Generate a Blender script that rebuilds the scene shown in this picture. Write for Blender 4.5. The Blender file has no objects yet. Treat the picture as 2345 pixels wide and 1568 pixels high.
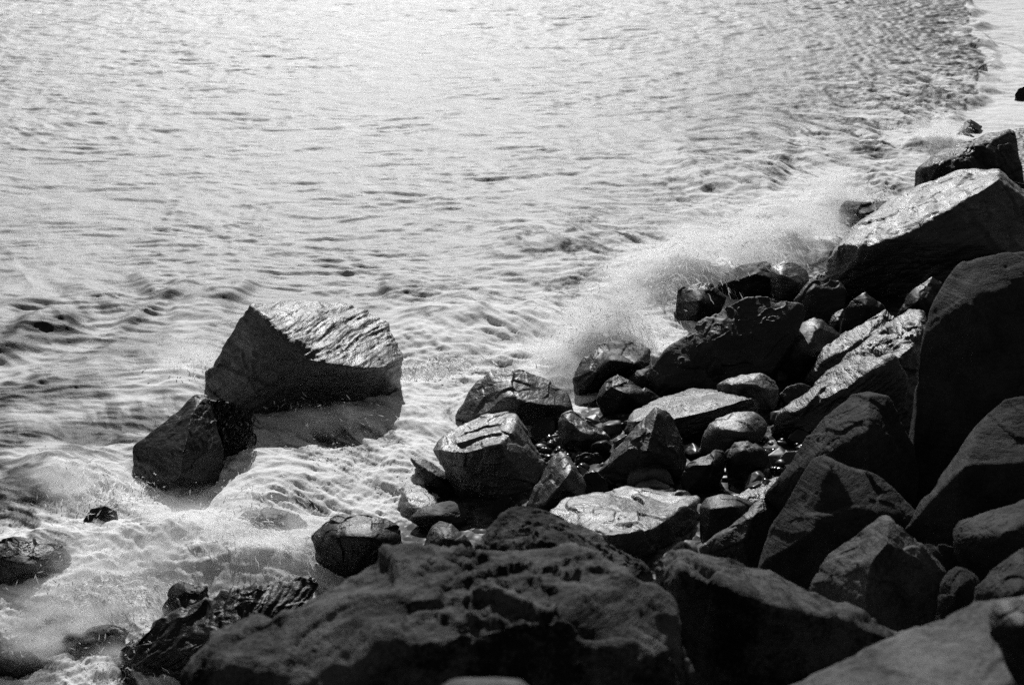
import bpy, bmesh, math, random
import numpy as np
from mathutils import Vector
R = math.radians
sc = bpy.context.scene
col = sc.collection

# ------------------------------------------------------------------ camera
CAM_H, PITCH, FPX, CU, CV = 7.0, R(24.0), 3607.0, 1172.0, 784.0   # focal length in units of a 2344 px wide picture
cam = bpy.data.objects.new('camera', bpy.data.cameras.new('camera'))
col.objects.link(cam)
cam.location = (0, 0, CAM_H)
cam.rotation_euler = (R(90) - PITCH, 0, 0)
cam.data.sensor_width = 36
cam.data.lens = 36 * FPX / 2344
cam.data.clip_end = 3000
cam.data.dof.use_dof = True
cam.data.dof.focus_distance = 15.5
cam.data.dof.aperture_fstop = 3.0
sc.camera = cam

# ------------------------------------------------------------------ sky and sun (a black and white photograph: neutral light)
SUN_EL, SUN_AZ = R(36), R(-5)            # azimuth from +Y, positive to the right
world = bpy.data.worlds.new('World'); sc.world = world
world.use_nodes = True
nt = world.node_tree
sky = nt.nodes.new('ShaderNodeTexSky')
sky.sky_type = 'NISHITA'; sky.sun_disc = False
sky.sun_elevation = SUN_EL; sky.sun_rotation = SUN_AZ
bw = nt.nodes.new('ShaderNodeRGBToBW')
bg = nt.nodes['Background']
nt.links.new(sky.outputs[0], bw.inputs[0]); nt.links.new(bw.outputs[0], bg.inputs[0])
bg.inputs[1].default_value = 0.06
sun = bpy.data.objects.new('sun', bpy.data.lights.new('sun', 'SUN'))
col.objects.link(sun)
sun.data.energy = 5.0; sun.data.angle = R(0.5); sun.data.color = (1, 1, 1)
sd = Vector((math.sin(SUN_AZ) * math.cos(SUN_EL), math.cos(SUN_AZ) * math.cos(SUN_EL), math.sin(SUN_EL)))
sun.rotation_euler = sd.to_track_quat('Z', 'Y').to_euler()
sun.location = sd * 60
vs = sc.view_settings
vs.view_transform = 'Standard'; vs.look = 'None'; vs.exposure = -0.48; vs.gamma = 1.0; vs.use_curve_mapping = False
sc.cycles.use_denoising = False
sc.cycles.use_adaptive_sampling = True; sc.cycles.adaptive_threshold = .03; sc.cycles.adaptive_min_samples = 16
sc.cycles.volume_bounces = 6
sc.cycles.volume_step_rate = 1.5
sc.cycles.sample_clamp_indirect = 4.0

# ------------------------------------------------------------------ helpers
FWD = np.array((0, math.cos(PITCH), -math.sin(PITCH))); UP = np.array((0, math.sin(PITCH), math.cos(PITCH))); RT = np.array((1.0, 0, 0))
CAM = np.array((0, 0, CAM_H))
def ray(u, v): return FWD + (u - CU) / FPX * RT - (v - CV) / FPX * UP
def on_level(u, v, z=0.0):
    d = ray(u, v); t = (z - CAM_H) / d[2]; return CAM + t * d

_rng = np.random.RandomState(7)
PERM = _rng.permutation(512).astype(np.int32); PERM = np.concatenate([PERM, PERM, PERM])
_g3 = _rng.normal(size=(512, 3)); G3 = _g3 / np.linalg.norm(_g3, axis=1)[:, None]
_a2 = _rng.rand(512) * 2 * np.pi; G2 = np.stack([np.cos(_a2), np.sin(_a2)], 1)
def fade(t): return t * t * t * (t * (t * 6 - 15) + 10)
def noise3(p):
    i = np.floor(p).astype(np.int32); f = p - i; i &= 511; w = fade(f); out = 0.0
    for a in (0, 1):
        for b in (0, 1):
            for c in (0, 1):
                h = PERM[PERM[PERM[i[:, 0] + a] + i[:, 1] + b] + i[:, 2] + c] & 511
                g = G3[h]
                d = g[:, 0] * (f[:, 0] - a) + g[:, 1] * (f[:, 1] - b) + g[:, 2] * (f[:, 2] - c)
                out = out + d * (w[:, 0] if a else 1 - w[:, 0]) * (w[:, 1] if b else 1 - w[:, 1]) * (w[:, 2] if c else 1 - w[:, 2])
    return out * 1.6
def noise2(x, y):
    ix = np.floor(x).astype(np.int32); iy = np.floor(y).astype(np.int32); fx = x - ix; fy = y - iy
    ix &= 511; iy &= 511; wx = fade(fx); wy = fade(fy); out = 0.0
    for a in (0, 1):
        for b in (0, 1):
            g = G2[PERM[PERM[ix + a] + iy + b] & 511]
            out = out + (g[..., 0] * (fx - a) + g[..., 1] * (fy - b)) * (wx if a else 1 - wx) * (wy if b else 1 - wy)
    return out * 1.5
def fbm3(p, oct=4, gain=.5, lac=2.03):
    s = 0; a = 1
    for k in range(oct):
        s = s + a * noise3(p + 17.3 * k); p = p * lac; a *= gain
    return s
def ss(a, b, x):
    t = np.clip((x - a) / (b - a), 0, 1); return t * t * (3 - 2 * t)

# shore: s = distance inland from the water's edge; profile rises into a boulder bank
SA = np.array((-2.1, 10.4)); SD = np.array((.592, .806)); SN = np.array((.806, -.592))
def shore_s(x, y): return (x - SA[0]) * SN[0] + (y - SA[1]) * SN[1] - 1.1 * ss(11.8, 9.6, y) * ss(.6, -1.6, x)
PS = [-60, -12, -4, -1, 0, 1, 2, 3, 4, 5, 6, 7.8, 12, 60]
PZ = [-8, -2.2, -1, -.3, .0, .2, .35, .5, .7, 1.2, 2.2, 3.6, 4.6, 7]
def ground_z(x, y): return np.interp(shore_s(x, y), PS, PZ)

def link(name, me, mat, loc=(0, 0, 0), parent=None):
    o = bpy.data.objects.new(name, me); col.objects.link(o)
    o.location = loc
    if mat: me.materials.append(mat)
    if parent: o.parent = parent
    return o
def tag(o, label=None, cat=None, group=None, kind=None):
    if label: o['label'] = label
    if cat: o['category'] = cat
    if group: o['group'] = group
    if kind: o['kind'] = kind
    return o
def np_mesh(name, V, F, smooth=True):
    me = bpy.data.meshes.new(name)
    n = len(V); F = np.asarray(F, dtype=np.int32); k = F.shape[1]
    me.vertices.add(n); me.vertices.foreach_set('co', np.asarray(V, dtype=np.float32).ravel())
    me.loops.add(F.size); me.loops.foreach_set('vertex_index', F.ravel())
    me.polygons.add(len(F))
    me.polygons.foreach_set('loop_start', np.arange(len(F), dtype=np.int32) * k)
    me.update(calc_edges=True)
    if smooth: me.polygons.foreach_set('use_smooth', np.ones(len(F), dtype=bool))
    me.validate()
    return me
def normals(V, F):
    a, b, c = V[F[:, 0]], V[F[:, 1]], V[F[:, 2]]
    fn = np.cross(b - a, c - a); N = np.zeros_like(V)
    for k in range(3): 
        for j in range(3): N[:, j] += np.bincount(F[:, k], weights=fn[:, j], minlength=len(V))
    return N / (np.linalg.norm(N, axis=1)[:, None] + 1e-12)

# ------------------------------------------------------------------ materials
def new_mat(name):
    m = bpy.data.materials.new(name); m.use_nodes = True
    t = m.node_tree; return m, t, t.nodes['Principled BSDF']
def N(t, kind, **kw):
    n = t.nodes.new(kind)
    for k, v in kw.items():
        if k.startswith('i_'): n.inputs[k[2:]].default_value = v
        else: setattr(n, k, v)
    return n
def ramp(t, src, stops):
    r = t.nodes.new('ShaderNodeValToRGB'); e = r.color_ramp.elements
    while len(e) < len(stops): e.new(0.5)
    for el, (p, c) in zip(e, stops): el.position = p; el.color = (c, c, c, 1)
    t.links.new(src, r.inputs[0]); return r.outputs[0]
def rock_mat(name, c0, c1, r0, r1, spec=.5, bump=.5, scale=1.0, strata=.5, lo=.62, hi=1.0, coat=0):
    m, t, b = new_mat(name)
    tc = N(t, 'ShaderNodeTexCoord')
    mp = N(t, 'ShaderNodeMapping'); mp.inputs['Rotation'].default_value = (R(25), R(35), R(20)); mp.inputs['Scale'].default_value = (1.2 * scale, 1.2 * scale, 9 * scale)
    t.links.new(tc.outputs['Object'], mp.inputs[0])
    n1 = N(t, 'ShaderNodeTexNoise', i_Scale=3.0 * scale, i_Detail=8.0, i_Roughness=.62)
    t.links.new(tc.outputs['Object'], n1.inputs['Vector'])
    n2 = N(t, 'ShaderNodeTexNoise', i_Scale=38.0 * scale, i_Detail=6.0, i_Roughness=.7)
    t.links.new(tc.outputs['Object'], n2.inputs['Vector'])
    n3 = N(t, 'ShaderNodeTexNoise', i_Scale=2.2, i_Detail=7.0, i_Roughness=.62)
    t.links.new(mp.outputs[0], n3.inputs['Vector'])
    mixv = N(t, 'ShaderNodeMath', operation='MULTIPLY_ADD'); t.links.new(n2.outputs[0], mixv.inputs[0]); mixv.inputs[1].default_value = .6
    t.links.new(n1.outputs[0], mixv.inputs[2])
    t.links.new(ramp(t, mixv.outputs[0], [(lo, c0), (hi, c1)]), b.inputs['Base Color'])
    t.links.new(ramp(t, n3.outputs[0], [(.35, r0), (.68, r1)]), b.inputs['Roughness'])
    b.inputs['Specular IOR Level'].default_value = spec
    b.inputs['Coat Weight'].default_value = coat; b.inputs['Coat Roughness'].default_value = .42; b.inputs['Coat IOR'].default_value = 1.6
    h = N(t, 'ShaderNodeMath', operation='MULTIPLY_ADD'); t.links.new(n3.outputs[0], h.inputs[0]); h.inputs[1].default_value = strata
    h2 = N(t, 'ShaderNodeMath', operation='MULTIPLY'); t.links.new(n2.outputs[0], h2.inputs[0]); h2.inputs[1].default_value = .18
    t.links.new(h2.outputs[0], h.inputs[2])
    bp = N(t, 'ShaderNodeBump', i_Strength=bump, i_Distance=.045); t.links.new(h.outputs[0], bp.inputs['Height'])
    t.links.new(bp.outputs[0], b.inputs['Normal']); t.links.new(bp.outputs[0], b.inputs['Coat Normal'])
    return m
M = {
 'wet':  rock_mat('wet_rock', .003, .012, .28, .7, .4, .6),
 'damp': rock_mat('damp_rock', .007, .03, .36, .75, .6, .7),
 'pale': rock_mat('pale_rock', .016, .075, .32, .7, .8, .7, coat=.4),
 'slab': rock_mat('layered_rock', .006, .045, .30, .7, .8, .8, 1.0, 1.0, coat=.45),
 'dry':  rock_mat('dry_rock', .010, .05, .7, .9, .3, 1.0, 1.2, .6, lo=.64, hi=.96),
 'grey': rock_mat('pale_dry_rock', .04, .16, .75, .9, .3, .9, 1.2, .6, lo=.66, hi=.94),
 'near': rock_mat('foreground_rock', .003, .10, .7, .9, .3, 1.0, 1.2, .6, lo=.7, hi=.93),
}

# ------------------------------------------------------------------ rocks
ICO = {}
def ico(level):
    if level not in ICO:
        bm = bmesh.new(); bmesh.ops.create_icosphere(bm, subdivisions=level, radius=1)
        bm.verts.ensure_lookup_table()
        V = np.array([v.co[:] for v in bm.verts]); F = np.array([[v.index for v in f.verts] for f in bm.faces])
        bm.free(); ICO[level] = (V / np.linalg.norm(V, axis=1)[:, None], F)
    return ICO[level]
def parse(s):
    out = []
    for tok in s.split():
        a = [float(q) for q in tok.split(',')]; out.append((a[0], a[1], a[2] if len(a) > 2 else None))
    return out
ROCKS = []          # (x, y, radius) of what stands in or by the water
def rock(name, label, cat, mat, spec, D=None, crack=1.0, crumple=0.0, facet=None, p=22, rough=1.0, seed=None, cuts=6, level=None, z=None, strata=0.0, sink=.35, fn=None, group=None, foam=1):
    """outline | ridge: points (u, v, depth offset) turned into a solid hull with its own distance, then weathered."""
    if facet is None: facet = .45 if p >= 20 else .55 if p >= 14 else .25
    parts = spec.split('|'); out = parse(parts[0]); rid = parse(parts[1]) if len(parts) > 1 else []
    seed = seed if seed is not None else len(bpy.data.objects) * 7 + 3
    rng = np.random.RandomState(seed)
    us = np.array([q[0] for q in out]); vv = np.array([q[1] for q in out])
    cu, cv = us.mean(), (vv.min() + vv.max()) / 2; wd, ht = np.ptp(us), np.ptp(vv); size = math.sqrt(wd * ht)
    if D is None:                                   # march down the ray of the foot to the ground
        d = ray(cu, vv.max()); tt = np.linspace(4, 60, 4000)
        P = CAM + tt[:, None] * d
        below = P[:, 2] < (np.maximum(ground_z(P[:, 0], P[:, 1]), -.05) if z is None else z)
        D = tt[np.argmax(below)]
    def P(u, v, w): return CAM + D * (1 + w / FPX) * ray(u, v)
    pts = []; low = []
    for (u, v, w) in out:
        if w is None: w = size * (.3 * max(0, (cv - v) / (ht / 2)) + .15 * ((u - cu) / (wd / 2)) ** 2)
        pts.append(P(u, v, w))
        pts.append(P(cu + .6 * (u - cu), cv + .6 * (v - cv), max(w, 0) + .5 * size))
        if v > cv + .2 * ht: low.append(pts[-2])
    for (u, v, w) in rid: pts.append(P(u, v, -.3 * size if w is None else w))
    S = size / FPX * D                              # metres
    for q in low: pts.append(q + np.array((0, .2 * S, -sink * S)))
    pts = np.array(pts); c0 = pts.mean(0)
    bm = bmesh.new()
    for q in pts: bm.verts.new(q - c0)
    r = bmesh.ops.convex_hull(bm, input=bm.verts)
    junk = [g for g in r['geom_interior'] + r['geom_unused'] if isinstance(g, bmesh.types.BMVert)]
    bmesh.ops.delete(bm, geom=list(set(junk)), context='VERTS')
    bmesh.ops.dissolve_limit(bm, angle_limit=R(7), verts=bm.verts, edges=bm.edges)
    HV = np.array([v.co[:] for v in bm.verts])
    c = HV.mean(0)
    bm.normal_update()
    pn = []; po = []
    for f in bm.faces:
        n = np.array(f.normal[:]); o = float(n @ (np.array(f.calc_center_median()[:]) - c))
        if o < 0: n, o = -n, -o
        if o > 1e-4: pn.append(n); po.append(o)
    bm.free()
    HV = HV - c
    for k in range(cuts):
        n = rng.normal(size=3); n /= np.linalg.norm(n)
        pn.append(n); po.append(float((HV @ n).max()) * rng.uniform(.965, .995))
    pn = np.array(pn); po = np.array(po)
    cov = np.cov(HV.T); ev, E = np.linalg.eigh(cov); L = E @ np.diag(np.sqrt(np.maximum(ev, 1e-6)))
    if level is None: level = 7 if size > 170 else 6
    dv, F = ico(level); d = dv @ L.T
    # domain-warped directions so edges wander like broken stone
    q = d @ pn.T / po[None, :]
    wv = 1 + .02 * rough * np.stack([noise3((dv * 1.7 + 31.7 * k + seed)) for k in range(len(po))], 1)
    q = np.maximum(q * wv, 1e-9)
    p = p * 4 if p >= 28 else p * 2.8 if p >= 16 else p * 1.8
    r = (q ** p).sum(1) ** (-1 / p)
    V = d * r[:, None]
    nn = normals(V, F)
    sfreq = 2.2 / S
    # weathering: broad dents, ledges and grit
    h = .022 * S * fbm3(V * sfreq * .8 + seed, 5, .5)
    rid_n = 1 - np.abs(fbm3(V * sfreq * 1.3 + seed * 1.7, 4, .55))
    h -= crack * .012 * S * ss(.92, 1.0, rid_n) * ss(-.2, .3, noise3(V * sfreq * .6 + seed))
    if crumple:
        h += crumple * S * (.016 * fbm3(V * sfreq * 2.2 + seed * 3.1, 5, .62) + .010 * (.3 - np.abs(noise3(V * sfreq * 4 + 7))))
    if facet:                                       # broken faces: patches of slightly tilted planes that meet in ledges and creases
        for (K, amp, tau) in ((max(10, int(16 * size / 120) if size < 300 else 40), 1.0, .045), (90 if level >= 7 else 45, .45, .03)):
            ci = rng.randint(0, len(V), K); C_ = V[ci]
            Wp = V + .10 * S * np.stack([noise3(V * sfreq * 1.4 + 5 * k + seed) for k in range(3)], 1)
            D2 = ((Wp[:, None, :] - C_[None]) ** 2).sum(2); D2 -= D2.min(1)[:, None]
            wt = np.exp(-D2 / (tau * S) ** 2); wt /= wt.sum(1)[:, None]
            bb = rng.normal(0, .017 * S, K); gg = rng.normal(0, .13, (K, 3))
            lin = bb[None] + np.einsum('nkj,kj->nk', V[:, None, :] - C_[None], gg)
            h += facet * amp * np.clip((wt * lin).sum(1), -.05 * S, .05 * S)
    if strata:
        ax = E[:, 0] * .93 + E[:, 1] * .3 + E[:, 2] * .22; ax /= np.linalg.norm(ax)
        wv2 = V + .05 * S * np.stack([noise3(V * sfreq + 9 * k) for k in range(3)], 1)
        along = (wv2 @ ax)
        pl = wv2 - .93 * along[:, None] * ax
        q3 = pl * sfreq * .5 + np.outer(along, ax) * sfreq * 8
        h += strata * S * (.013 * noise3(q3 + seed) + .012 * (.3 - np.abs(noise3(q3 * 2.1 + 3))) + .006 * noise3(q3 * 4.3 + 8))
    V = V + nn * (h * rough)[:, None]
    if level >= 6:
        nn = normals(V, F)
        V = V + nn * (.0022 * rough * S * fbm3(V * sfreq * 9 + seed, 3, .6))[:, None]
    org = c0 + c
    org = np.array((org[0], org[1], (V[:, 2] + org[2]).min()))
    V = V + (c0 + c - org)
    me = np_mesh(name, V, F)
    o = link(name, me, M[mat], org)
    tag(o, label, cat, group)
    if foam: ROCKS.append((float(c0[0] + c[0]), float(c0[1] + c[1]), .5 * wd / FPX * D, float((V[:, 2] + org[2]).max())))
    return o

B = 'boulder'; K = 'rock'; ST = 'stone'
# --- in the water, left
rock(B, 'big angular boulder with bright sloping top, alone in the surf on the left', B, 'slab',
 '572,696,-20 678,685,120 776,689,160 830,718,140 862,722,120 895,741,110 907,776,80 928,815,40 920,856,50 888,880,30 804,914,10 664,942,-10 580,958,-20 530,932,-20 482,892,40 467,856,70 490,822,60|625,741,-80 706,824,-130 750,836,-130 818,848,-100 888,838,-50 600,900,-60', z=-.1, p=34, strata=.8, cuts=2, facet=.2)
rock(B, 'hump-backed dark boulder wedged below the left corner of the big surf boulder', B, 'wet',
 '302,1022,60 350,983,60 400,940,70 449,902,90 476,903,90 490,960,50 514,1035,30 496,1112,20 430,1152,0 377,1152,0 333,1126,20 310,1100,30 310,1060,40|440,945,10 421,1030,-70 415,1080,-80 350,1030,0', z=-.1, p=30, facet=.3, strata=.3)
weedrock = rock(K, 'seaweed-draped black rock under the big surf boulder', K, 'wet',
 '458,945,20 482,915,20 530,922,20 552,948,20 574,990,10 556,1030,0 520,1058,0 486,1050,0 456,1000,20|515,975,-20', z=-.1)
# --- centre, at the water's edge
rock(B, 'dark boulder with grey right face, standing where foam runs in at the centre', B, 'pale',
 '1038,952,30 1062,912,30 1085,880,40 1120,848,50 1150,838,60 1198,841,40 1250,865,60 1302,895,50 1316,932,20 1276,940,0 1170,970,0 1070,962,0|1219,924,-60 1160,905,-60 1172,842,30 1100,948,-50', z=.1)
rock(B, 'block-shaped boulder with polished bright top and black front below centre', B, 'pale',
 '985,1030,30 1010,1003,70 1060,978,110 1110,945,150 1160,938,150 1182,945,110 1215,1000,80 1246,1058,50 1236,1090,30 1215,1125,0 1140,1142,-10 1060,1115,0 1020,1065,10|1142,1018,-60 1055,1036,-50 1010,1030,-10 1180,985,20', p=30, cuts=3)
rock(K, 'small dark humped rock left of the block-shaped boulder', K, 'wet',
 '940,1050,60 975,1050,60 1005,1067,50 1035,1085,30 1052,1106,20 1040,1132,0 1005,1142,0 975,1110,0 960,1075,20|1000,1085,-20')
rock(K, 'long low pale rock glazed by a tongue of running water', K, 'pale',
 '893,1060,250 915,1042,290 940,1046,280 965,1090,170 1000,1148,50 1006,1186,0 935,1197,0 897,1160,60|940,1150,20', z=.02, p=14, foam=0, sink=.2)
rock(ST, 'low rounded stone at the end of the water tongue', ST, 'damp',
 '930,1188,20 965,1158,30 1030,1144,40 1060,1152,30 1076,1185,10 1062,1203,0 990,1212,0|1000,1180,-20', p=9, rough=.6)
rock(B, 'round black boulder at the foam edge behind the foreground boulder', B, 'wet',
 '706,1226 745,1190 784,1173 820,1172 849,1171 875,1186 906,1202 925,1212 920,1243 900,1272 823,1306 771,1308 732,1284 711,1252|790,1225 860,1235', z=.1, p=14)
rock(K, 'pointed rock with thin bright rim peeping over the foreground boulder', K, 'damp',
 '956,1268 985,1210 1008,1193 1030,1195 1062,1222 1086,1248 1086,1285 960,1290|1020,1230', z=.35)
rock(ST, 'tiny dark stone between the water tongue and the foreground boulder', ST, 'wet',
 '1122,1172 1135,1140 1160,1130 1180,1150 1175,1185 1130,1190')
rock(B, 'cone-shaped pale rock leaning right, beside the bright rippled slab', K, 'pale',
 '1203,1162,20 1240,1100,30 1262,1045,40 1280,1031,40 1300,1040,40 1318,1062,20 1335,1090,20 1342,1115,10 1330,1135,0 1255,1172,0|1312,1068,-20 1298,1092,-50 1245,1155,-40', p=16)
rock(K, 'black rock right behind the cone-shaped pale rock', K, 'wet', '1325,1100 1340,1082 1365,1078 1385,1095 1400,1130 1390,1150 1335,1145')
rock(B, 'wide bright rippled slab lying just beyond the foreground boulder', B, 'pale',
 '1248,1180,90 1290,1138,170 1330,1129,190 1380,1131,190 1430,1112,230 1480,1121,210 1560,1126,190 1606,1136,150 1602,1170,110 1590,1215,80 1545,1255,0 1480,1275,-60 1400,1262,-90 1300,1215,0|1480,1215,-70 1400,1225,-110 1570,1160,60', p=16, z=.35, rough=1.3, cuts=3)
rock(K, 'upper of two rounded pale stones above the rippled slab', ST, 'pale', '1430,1105 1438,1076 1460,1060 1490,1056 1530,1074 1548,1110 1500,1128 1440,1122|1480,1085', p=10, rough=.7)
rock(K, 'lower of two rounded pale stones resting on the rippled slab', ST, 'pale', '1443,1122 1458,1102 1488,1092 1520,1103 1550,1122 1540,1140 1460,1138|1490,1112', p=10, rough=.7)
rock(B, 'sharp pyramid boulder with dark front face in the middle of the bank', B, 'damp',
 '1358,1088,20 1390,1052,20 1432,1010,30 1470,962,40 1500,931,50 1518,936,50 1545,960,60 1560,1018,50 1572,1052,40 1558,1092,10 1455,1110,-10 1400,1104,0|1505,946,10 1440,1025,-30 1480,1030,-60 1530,1040,-20', p=30)
rock(B, 'long flat slab with bright furrowed top behind the pyramid boulder', B, 'slab',
 '1433,968,40 1450,940,90 1500,914,140 1570,890,180 1640,887,190 1730,904,130 1742,922,90 1735,948,60 1640,972,0 1560,1000,-20 1450,1008,-20|1450,965,-20 1545,957,-50 1640,935,-30 1728,910,30', p=34, strata=.6, cuts=2, facet=.2)
rock(K, 'dark slanting rock with bright upper edge, left of the furrowed slab', K, 'wet',
 '1363,918 1383,876 1408,858 1440,868 1490,898 1522,921 1495,945 1400,955|1400,885,-10 1430,900,-30', p=26)
rock(K, 'small grey rock tucked behind the dark slanting rock', K, 'damp', '1435,872 1455,845 1485,842 1510,868 1518,908 1490,915 1450,900|1470,860,0')
rock(K, 'lumpy rock sitting on the right end of the furrowed slab', K, 'pale', '1637,882 1660,866 1700,858 1740,851 1775,868 1786,892 1772,935 1722,952 1670,925|1700,880,-30 1750,885,-20', p=20, rough=1.3)
rock(K, 'water-worn pale rock with saddle top right of the pyramid boulder', K, 'pale',
 '1603,1005 1620,966 1660,958 1690,938 1732,940 1762,965 1756,995 1722,1025 1640,1048 1602,1040|1640,980,-20 1700,990,-50', p=12)
rock(K, 'coarse grainy block below the saddle-topped pale rock', K, 'damp', '1660,1042 1680,1010 1712,1008 1757,1034 1762,1082 1722,1100 1665,1090|1700,1030,-20', rough=1.5)
rock(K, 'dark square rock with striped bright top right of the rounded stones', K, 'wet',
 '1558,1095 1573,1062 1600,1047 1640,1030 1656,1034 1662,1082 1642,1125 1570,1128|1580,1066,0 1625,1062,-20', p=26)
rock(ST, 'flat stone lying between lumpy rock and lit ridge slab', ST, 'damp', '1782,902 1800,885 1830,876 1862,885 1852,915 1800,925', p=14)
rock(K, 'small round rock in the pebbles right of the block-shaped boulder', K, 'damp', '1212,988 1230,960 1255,953 1273,965 1268,992 1230,1012', p=14)
rock(K, 'fluted rock sloping right with bright top, above the pebbles', K, 'pale', '1274,965 1290,941 1310,937 1342,968 1372,988 1397,1002 1372,1024 1320,1034 1285,1005|1300,960,-10 1340,1000,-30', p=16)
rock(K, 'low dark rock in the pebbles left of the pyramid boulder', K, 'wet', '1315,1045 1340,1036 1370,1038 1385,1050 1360,1065 1325,1062', p=14)
rock(K, 'pale stone at the right end of the pebble patch', ST, 'pale', '1782,1048 1795,1034 1825,1030 1850,1040 1845,1060 1800,1066', p=9, rough=.6)
# --- behind, right of centre
rock(B, 'large smooth dark slab rising from the splash behind the double-humped rock', B, 'damp',
 '1485,858,20 1520,800,20 1600,744,25 1660,700,30 1710,679,40 1790,682,45 1842,697,45 1850,716,40 1832,760,20 1770,850,0 1640,900,-20 1510,880,-10|1640,780,-30 1740,760,-10', p=22, rough=.8)
rock(B, 'double-humped boulder with pale streaked crown, in front of the smooth dark slab', B, 'pale',
 '1558,862 1590,808 1620,765 1640,751 1672,764 1702,790 1737,820 1742,842 1705,870 1650,900 1580,890|1640,775,20 1690,830,-10', p=18)
rock(K, 'rounded front hump leaning on the double-humped boulder', K, 'damp', '1588,858 1608,816 1636,797 1666,800 1690,838 1704,866 1664,905 1600,900|1635,830,-50', p=14)
rock(B, 'wedge boulder with bright edges left of the lit ridge slab', B, 'damp',
 '1755,792,40 1775,770,40 1820,750,50 1864,724,70 1886,728,70 1926,765,60 1922,792,40 1882,838,0 1830,860,-10 1785,842,0|1785,776,0 1840,803,-50 1875,750,10', p=28, rough=.8)
rock(K, 'rounded pointed rock standing before the left foot of the great right slab', K, 'damp',
 '1815,688 1850,645 1870,627 1898,630 1926,650 1937,668 1930,725 1902,748 1840,732|1860,660,0', p=20)
rock(K, 'pale domed rock catching sun beside the spray', K, 'pale', '1760,612 1790,594 1820,599 1850,618 1857,642 1832,668 1785,690 1764,660|1785,630,-20 1830,650,-20', p=12, rough=.6)
rock(B, 'black block with sunlit top half hidden in the spray', B, 'wet',
 '1632,655,40 1660,625,80 1700,605,110 1745,599,110 1764,602,90 1772,655,40 1762,690,10 1700,695,0 1640,685,10|1642,656,0 1728,624,-30 1764,636,0', p=28, cuts=3)
rock(K, 'black rock streaming with white water at the spray edge', K, 'wet', '1543,695 1555,660 1590,646 1630,650 1662,680 1655,710 1592,745 1550,748|1600,690', p=16)
rock(B, 'flat dark boulder under the arching splash', B, 'wet',
 '1310,858,20 1340,812,50 1380,786,70 1440,782,80 1487,800,60 1490,828,30 1440,852,-10 1380,872,-20 1325,890,-10|1400,825,-40 1450,835,-40', z=.1, p=18)
# --- right bank
rock(B, 'great right slab, long bright top over a black face', B, 'slab',
 '1878,640,30 1884,600,30 1905,570,40 1940,545,80 2000,497,140 2050,452,190 2130,420,200 2190,394,210 2290,384,170 2312,420,120 2344,450,110 2450,520,120 2450,660,60 2200,690,0 1940,665,0 1890,655,10|1928,562,-20 1990,566,-70 2050,548,-80 2120,507,-60 2190,470,-50 2290,404,20 2250,560,-60', p=32, z=.25, strata=.4, cuts=2, facet=.22)
rock(B, 'dark crested boulder behind the great right slab, sea beyond', B, 'wet',
 '2098,392,50 2130,356,90 2190,330,120 2250,310,130 2310,291,130 2326,300,120 2337,350,80 2345,420,30 2250,470,0 2115,440,10|2232,346,20 2190,392,-30 2305,305,90 2150,375,-20', z=.2, p=30, cuts=3)
rock(K, 'small dark peak in the sea above the crested boulder', K, 'wet', '2188,300,20 2205,280,30 2222,272,30 2248,290,30 2240,302,0 2200,306,0|2220,285,0', z=0)
rock(K, 'lower little rock awash just beside the crested boulder', K, 'wet', '2184,314,10 2196,302,20 2210,304,20 2232,312,10 2228,324,0 2195,324,0', z=0)
rock(K, 'distant black rock at the right edge of the sea', K, 'wet', '2322,218 2332,202 2350,198 2372,206 2380,226 2350,234 2326,230', z=0)
rock(K, 'black rock in the swirl left of the great right slab', K, 'wet', '1918,480 1935,458 1975,462 2015,468 2056,464 2060,510 1990,530 1925,515|1980,490', z=0)
rock(K, 'little dark rock at the right frame edge behind the great slab', K, 'wet', '2305,432 2322,416 2350,420 2380,440 2370,470 2315,465', z=.4, foam=0)
rock(B, 'long sunlit ridge slab with ragged streaks, leaning up to the tall grey boulder', B, 'slab',
 '1777,955,30 1836,916,60 1922,836,100 1995,778,140 2039,760,150 2088,708,190 2120,716,180 2125,790,100 2100,900,40 2080,985,0 1960,990,-30 1850,985,-20|1815,950,0 1920,893,-40 2020,842,-50 2095,786,10 1965,832,10 2062,772,70', p=30, rough=1.5, strata=.9, cuts=3)
rock(K, 'streaked fan-shaped rock on the left flank of the ridge slab', K, 'slab',
 '1848,862,20 1888,800,50 1927,765,80 1980,742,100 2005,721,110 2028,707,110 2058,735,90 2040,770,60 1940,830,0 1890,880,0|1905,815,-10 1985,770,20', strata=.9, rough=1.3)
rock(K, 'smooth black rock with lit tip behind the fan-shaped rock', K, 'wet',
 '1925,765 1932,708 1950,687 1982,667 2008,687 2030,708 2030,760 1950,790|1985,700,0', p=24)
rock(ST, 'small bright stone squeezed left of the black lit-tip rock', ST, 'pale', '1896,738 1910,716 1930,708 1940,740 1930,758 1905,756|1918,735')
rock(K, 'dark shelf rock between the ridge slab and the tall grey boulder', K, 'wet', '2050,725 2083,672 2100,655 2135,633 2156,646 2160,700 2130,740 2070,750|2100,690', p=26)
rock(B, 'tall grey boulder filling the right edge, highest in the picture', B, 'dry',
 '2200,600,60 2250,592,90 2344,574,110 2480,590,140 2165,640,50 2132,700,30 2110,770,10 2097,830,0 2091,900,0 2094,960,0 2101,1010,0 2106,1060,0 2096,1115,10 2090,1170,10 2200,1240,0 2520,1200,60 2560,800,150|2230,680,-40 2260,900,-70 2250,1100,-50 2420,1000,-40', D=11.0, p=24, rough=.55, cuts=2, foam=0)
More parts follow.
